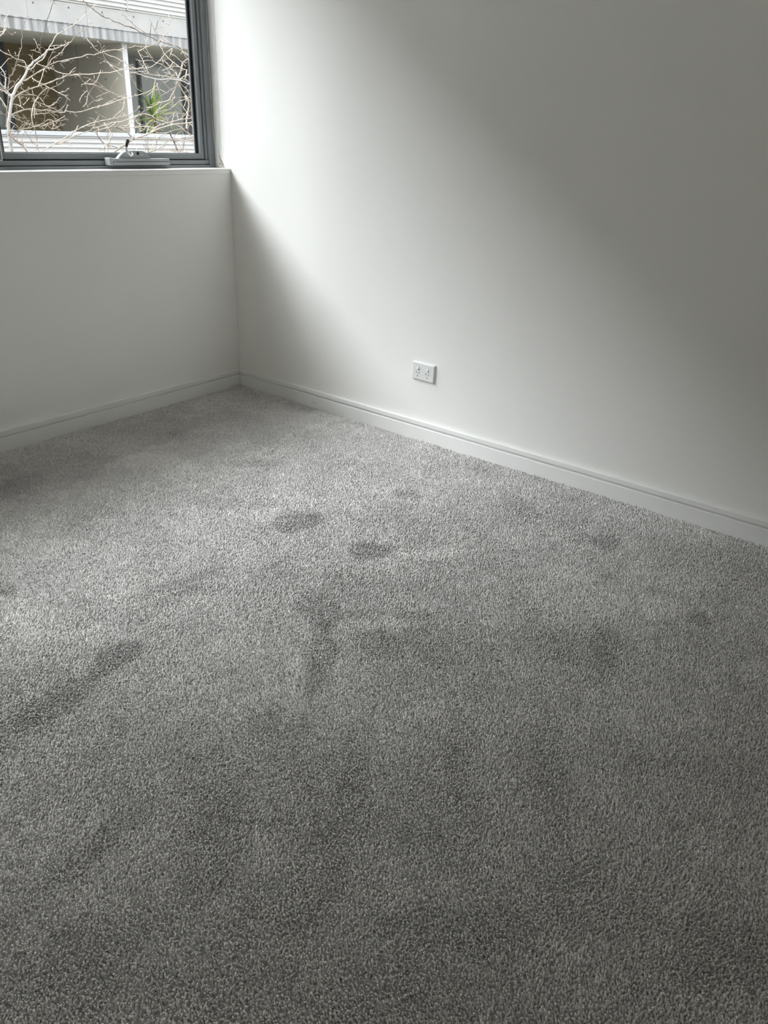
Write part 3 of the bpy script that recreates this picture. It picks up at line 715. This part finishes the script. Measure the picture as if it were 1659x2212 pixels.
M_BR = [
 ('P 247,329 K 430,900 560,820 640,780 760,740 850,700 950,650 1050,620 1150,590 1250,580 1350,570 1450,555 1560,540', 4.6, 2.4, 0),
 ('K 600,790 800,720 930,620 1050,570 1150,550 1250,520 1350,510 1450,490 1540,470', 2.8, 2, 0),
 ('G 1000,1440 1130,1350 1250,1280 1400,1190 1520,1110 1659,1050 Z 500,960 560,925 640,890 700,870 790,855 900,830 960,830', 3.6, 1.5, 0),
 ('G 1400,1195 1530,1200 1659,1120 Z 520,980 600,950 660,935', 2.8, 1.6, 0),
 ('K 40,700 160,860 280,900 390,935', 2.2, 1.8, 1), ('K 730,435 640,470 540,510 400,550 240,570 100,620 0,640', 2.6, 2.2, 0),
 ('K 330,560 260,620 120,660 0,700', 2.2, 2, 0), ('K 585,800 530,740 480,690 400,655 330,630', 2.6, 1.8, 1),
 ('K 300,620 240,560 190,500 110,460 40,410', 1.8, 1.3, 1), ('K 590,640 720,620 800,620 890,640', 2, 1.6, 0),
 ('K 560,790 740,800 870,795 1000,800 1200,795 1330,770 1460,760', 2.2, 1.8, 0), ('K 800,990 870,960 950,950 1080,960 1200,985', 2.8, 1.8, 0),
 ('K 1060,640 1110,720 1150,800 1180,880 1220,960', 2.6, 2.4, 1), ('K 220,980 240,850 290,740', 1.2, 1, 0),
 ('K 900,960 930,820 990,740', 1.4, 1, 0), ('K 640,960 600,860 560,800', 1.4, 1.2, 0), ('K 80,990 180,900 240,800 270,720', 1.3, 1, 0),
 ('K 310,620 430,640 560,560 520,520', 1.4, 1.2, 0), ('K 860,540 960,570 1000,600', 1.6, 1.2, 0), ('K 1300,960 1320,800 1340,720', 2, 1.6, 0),
 ('K 730,880 760,930 830,940', 1.2, 1, 1), ('K 400,640 560,630 690,600', 1.5, 1.2, 0),
]
tree('bare_tree', 'low bare tree whose tan boughs rise from behind the winder', -3.6,
     parse('P 190,430 214,372 232,345 247,329'), (7, 4.8), M_BR, 5, bark_l)

R_BR = [
 ('P 476,150 430,128 C 1530,1240 1450,1200 1350,1130 1220,1040 1150,990 1080,940 1000,900 920,850 840,810 810,740 770,670 700,520 640,400', 5, 1, 0),
 ('C 1340,1070 1180,1010 1000,960 900,930 820,905 700,840 560,790 440,720 350,660 190,590 130,590 0,530 B 1500,580 1370,550 1240,460 1180,460 1060,400 940,310 840,240 750,150 650,70 590,0 540,-90', 2.6, 2, 1),
 ('P 476,205 430,188 F 1490,800 1420,790 1330,740 1240,715 1100,695 980,695 850,705 740,690 640,665 480,625 440,590 380,590 300,560 180,540', 5.2, 2, 0),
 ('P 470,195 F 1490,770 1400,720 1300,690 1080,660 1000,640 880,620 720,610 560,580 450,540 350,490 270,450 180,405 60,330', 2.8, 1.5, 0),
 ('F 1400,500 1290,470 1180,390 1080,310 1010,250 930,160 880,70 840,0', 2.6, 2, 0),
 ('P 478,270 430,240 F 1490,1170 1410,1100 1330,970 1250,850 1180,740 1100,650 1040,560 980,480 890,390 760,350 700,310 650,230 600,150 540,60 510,0', 4, 1.5, 0),
 ('F 890,390 930,310 1000,260 1040,210 1080,120 1095,50', 1.9, 1.6, 0), ('F 890,390 920,300 950,230', 1.6, 1.4, 0), ('F 890,390 820,480 740,580', 1.8, 1.4, 0),
 ('F 1250,720 1320,640 1400,610 1490,570', 2.2, 2, 0), ('F 1200,690 1250,580 1280,480 1310,350 1400,280 1470,230', 2.3, 1.6, 0),
 ('C 1380,1140 F 1380,230 1440,310 1480,420', 2.6, 2, 0), ('F 870,730 960,820 1040,900 1110,950', 2, 1.6, 0), ('F 1500,1170 1450,1000 1370,860', 2.2, 1.8, 0),
 ('P 470,330 425,310 H 1470,920 1400,870 1300,790 1200,700 1150,680', 4.2, 3.2, 0),
 ('H 1360,760 1355,580 1370,450 1390,330 1410,200 1400,100 1330,0', 4.6, 3.6, 0),
 ('H 1150,680 920,610 800,580 680,550 590,490 490,430 360,400', 3.2, 2.6, 0),
 ('H 1370,450 1230,390 1080,380 880,410', 2, 1.6, 0), ('H 1360,360 1280,240 1190,120', 1.8, 1.6, 0),
 ('H 590,400 750,270 860,190 1000,80 1080,0', 2.2, 2, 0), ('H 400,250 550,220 640,170 760,120 890,90 960,50', 2, 1.6, 0),
 ('H 650,380 730,350 850,310 960,290 1080,190 1210,60', 2, 1.6, 0), ('H 940,830 1000,960 1060,1050 1110,1180 1140,1270', 2.8, 2.6, 1),
 ('H 360,400 330,400 220,430 120,490 0,530', 2.6, 2, 0), ('H 450,1330 540,1280 700,1250 930,1260 1130,1290 1440,1330', 2.6, 1.8, 0),
 ('H 1440,880 1500,1000 1400,950 1200,980 1000,1010 780,1020 560,990 200,1000', 1.8, 1.4, 0), ('H 1400,340 1460,320 1500,290', 1.6, 1.4, 0),
 ('H 1130,400 1160,480 1150,560', 1.6, 1.4, 0), ('H 940,820 1050,790 1180,760 1260,740', 1.8, 1.4, 0), ('H 930,840 780,860 640,850', 1.6, 1.2, 0),
 ('H 700,460 800,500 900,560', 1.8, 1.6, 0), ('H 120,540 140,590 220,650 360,670 500,710 600,730', 2, 1.6, 0), ('H 100,720 250,700 400,710', 1.8, 1.4, 0),
 ('F 60,330 0,300 E 1580,400 1460,310 1310,250 1200,215 1130,175', 1.8, 1.4, 0), ('F 0,420 E 1500,490 1400,470 1280,430 1100,330 940,260', 1.3, 1, 1),
 ('E 1210,430 1180,380 1120,270 1085,180 1075,130 B 1050,1180 1010,1110 960,1050', 2, 1.4, 0), ('E 1560,600 1440,540 1370,510 1290,470 1210,430', 2.2, 1.8, 0),
 ('E 1000,160 940,100 850,30 B 830,1150 740,1070 700,1010 640,960', 2, 1.6, 0),
 ('K 340,260 240,200 130,130 60,60 0,20', 1.8, 1.6, 1), ('E 1659,1380 1500,1320 1400,1290 1200,1120 1080,1020 950,920 840,870 700,810 580,790', 2, 1.6, 1),
 ('E 1659,1320 1340,1190 1100,1090 960,1020 840,980 750,960 630,970 540,980', 1.6, 1.3, 0), ('E 960,1010 880,1000 750,960', 1.3, 1, 0),
 ('E 1100,1340 930,1400 860,1360 720,1190 680,1060 640,930', 1.8, 1.4, 0), ('C 1060,720 960,820 900,890', 1.2, 1, 0), ('C 700,520 680,600 680,700 660,800', 1.2, 1, 1), ('C 770,670 810,600 830,500 845,430', 1.2, 1, 1),
 ('C 560,740 430,650 360,600 220,470 150,430 120,370 20,320', 1.2, 1, 1), ('F 1090,170 1150,200 1250,290 1310,350 1380,430', 1.4, 1.2, 0), ('F 200,660 310,800 350,890 440,950', 1.8, 1.5, 0), ('F 390,310 480,440 540,530 600,580', 2, 1.6, 0),
 ('F 370,110 460,260 510,370 550,440', 1.3, 1, 0), ('F 430,30 520,120 620,230', 1.5, 1.3, 0),
 ('F 1100,340 1050,440 990,470 860,510', 1.6, 1.3, 0), ('F 980,350 1020,410 1110,490', 1.4, 1.2, 0), ('F 900,520 940,560 1030,550 880,670', 1.5, 1.2, 0), ('F 740,690 700,870 660,1100', 1.6, 1.4, 0), ('F 760,760 800,920 860,1080 880,1170', 1.6, 1.4, 0),
 ('F 1190,740 1150,920 1080,1020 1030,1160', 2.4, 1.8, 0), ('F 1170,540 1200,620 1240,690', 2, 1.8, 0),
]
tree('bare_tree', 'bare tree beyond the right window jamb reaching twisting boughs across the pane', -5.2,
     parse('P 520,460 500,380 478,300 470,240 474,180 478,120 470,60'), (9, 5), R_BR, 23, bark_t)
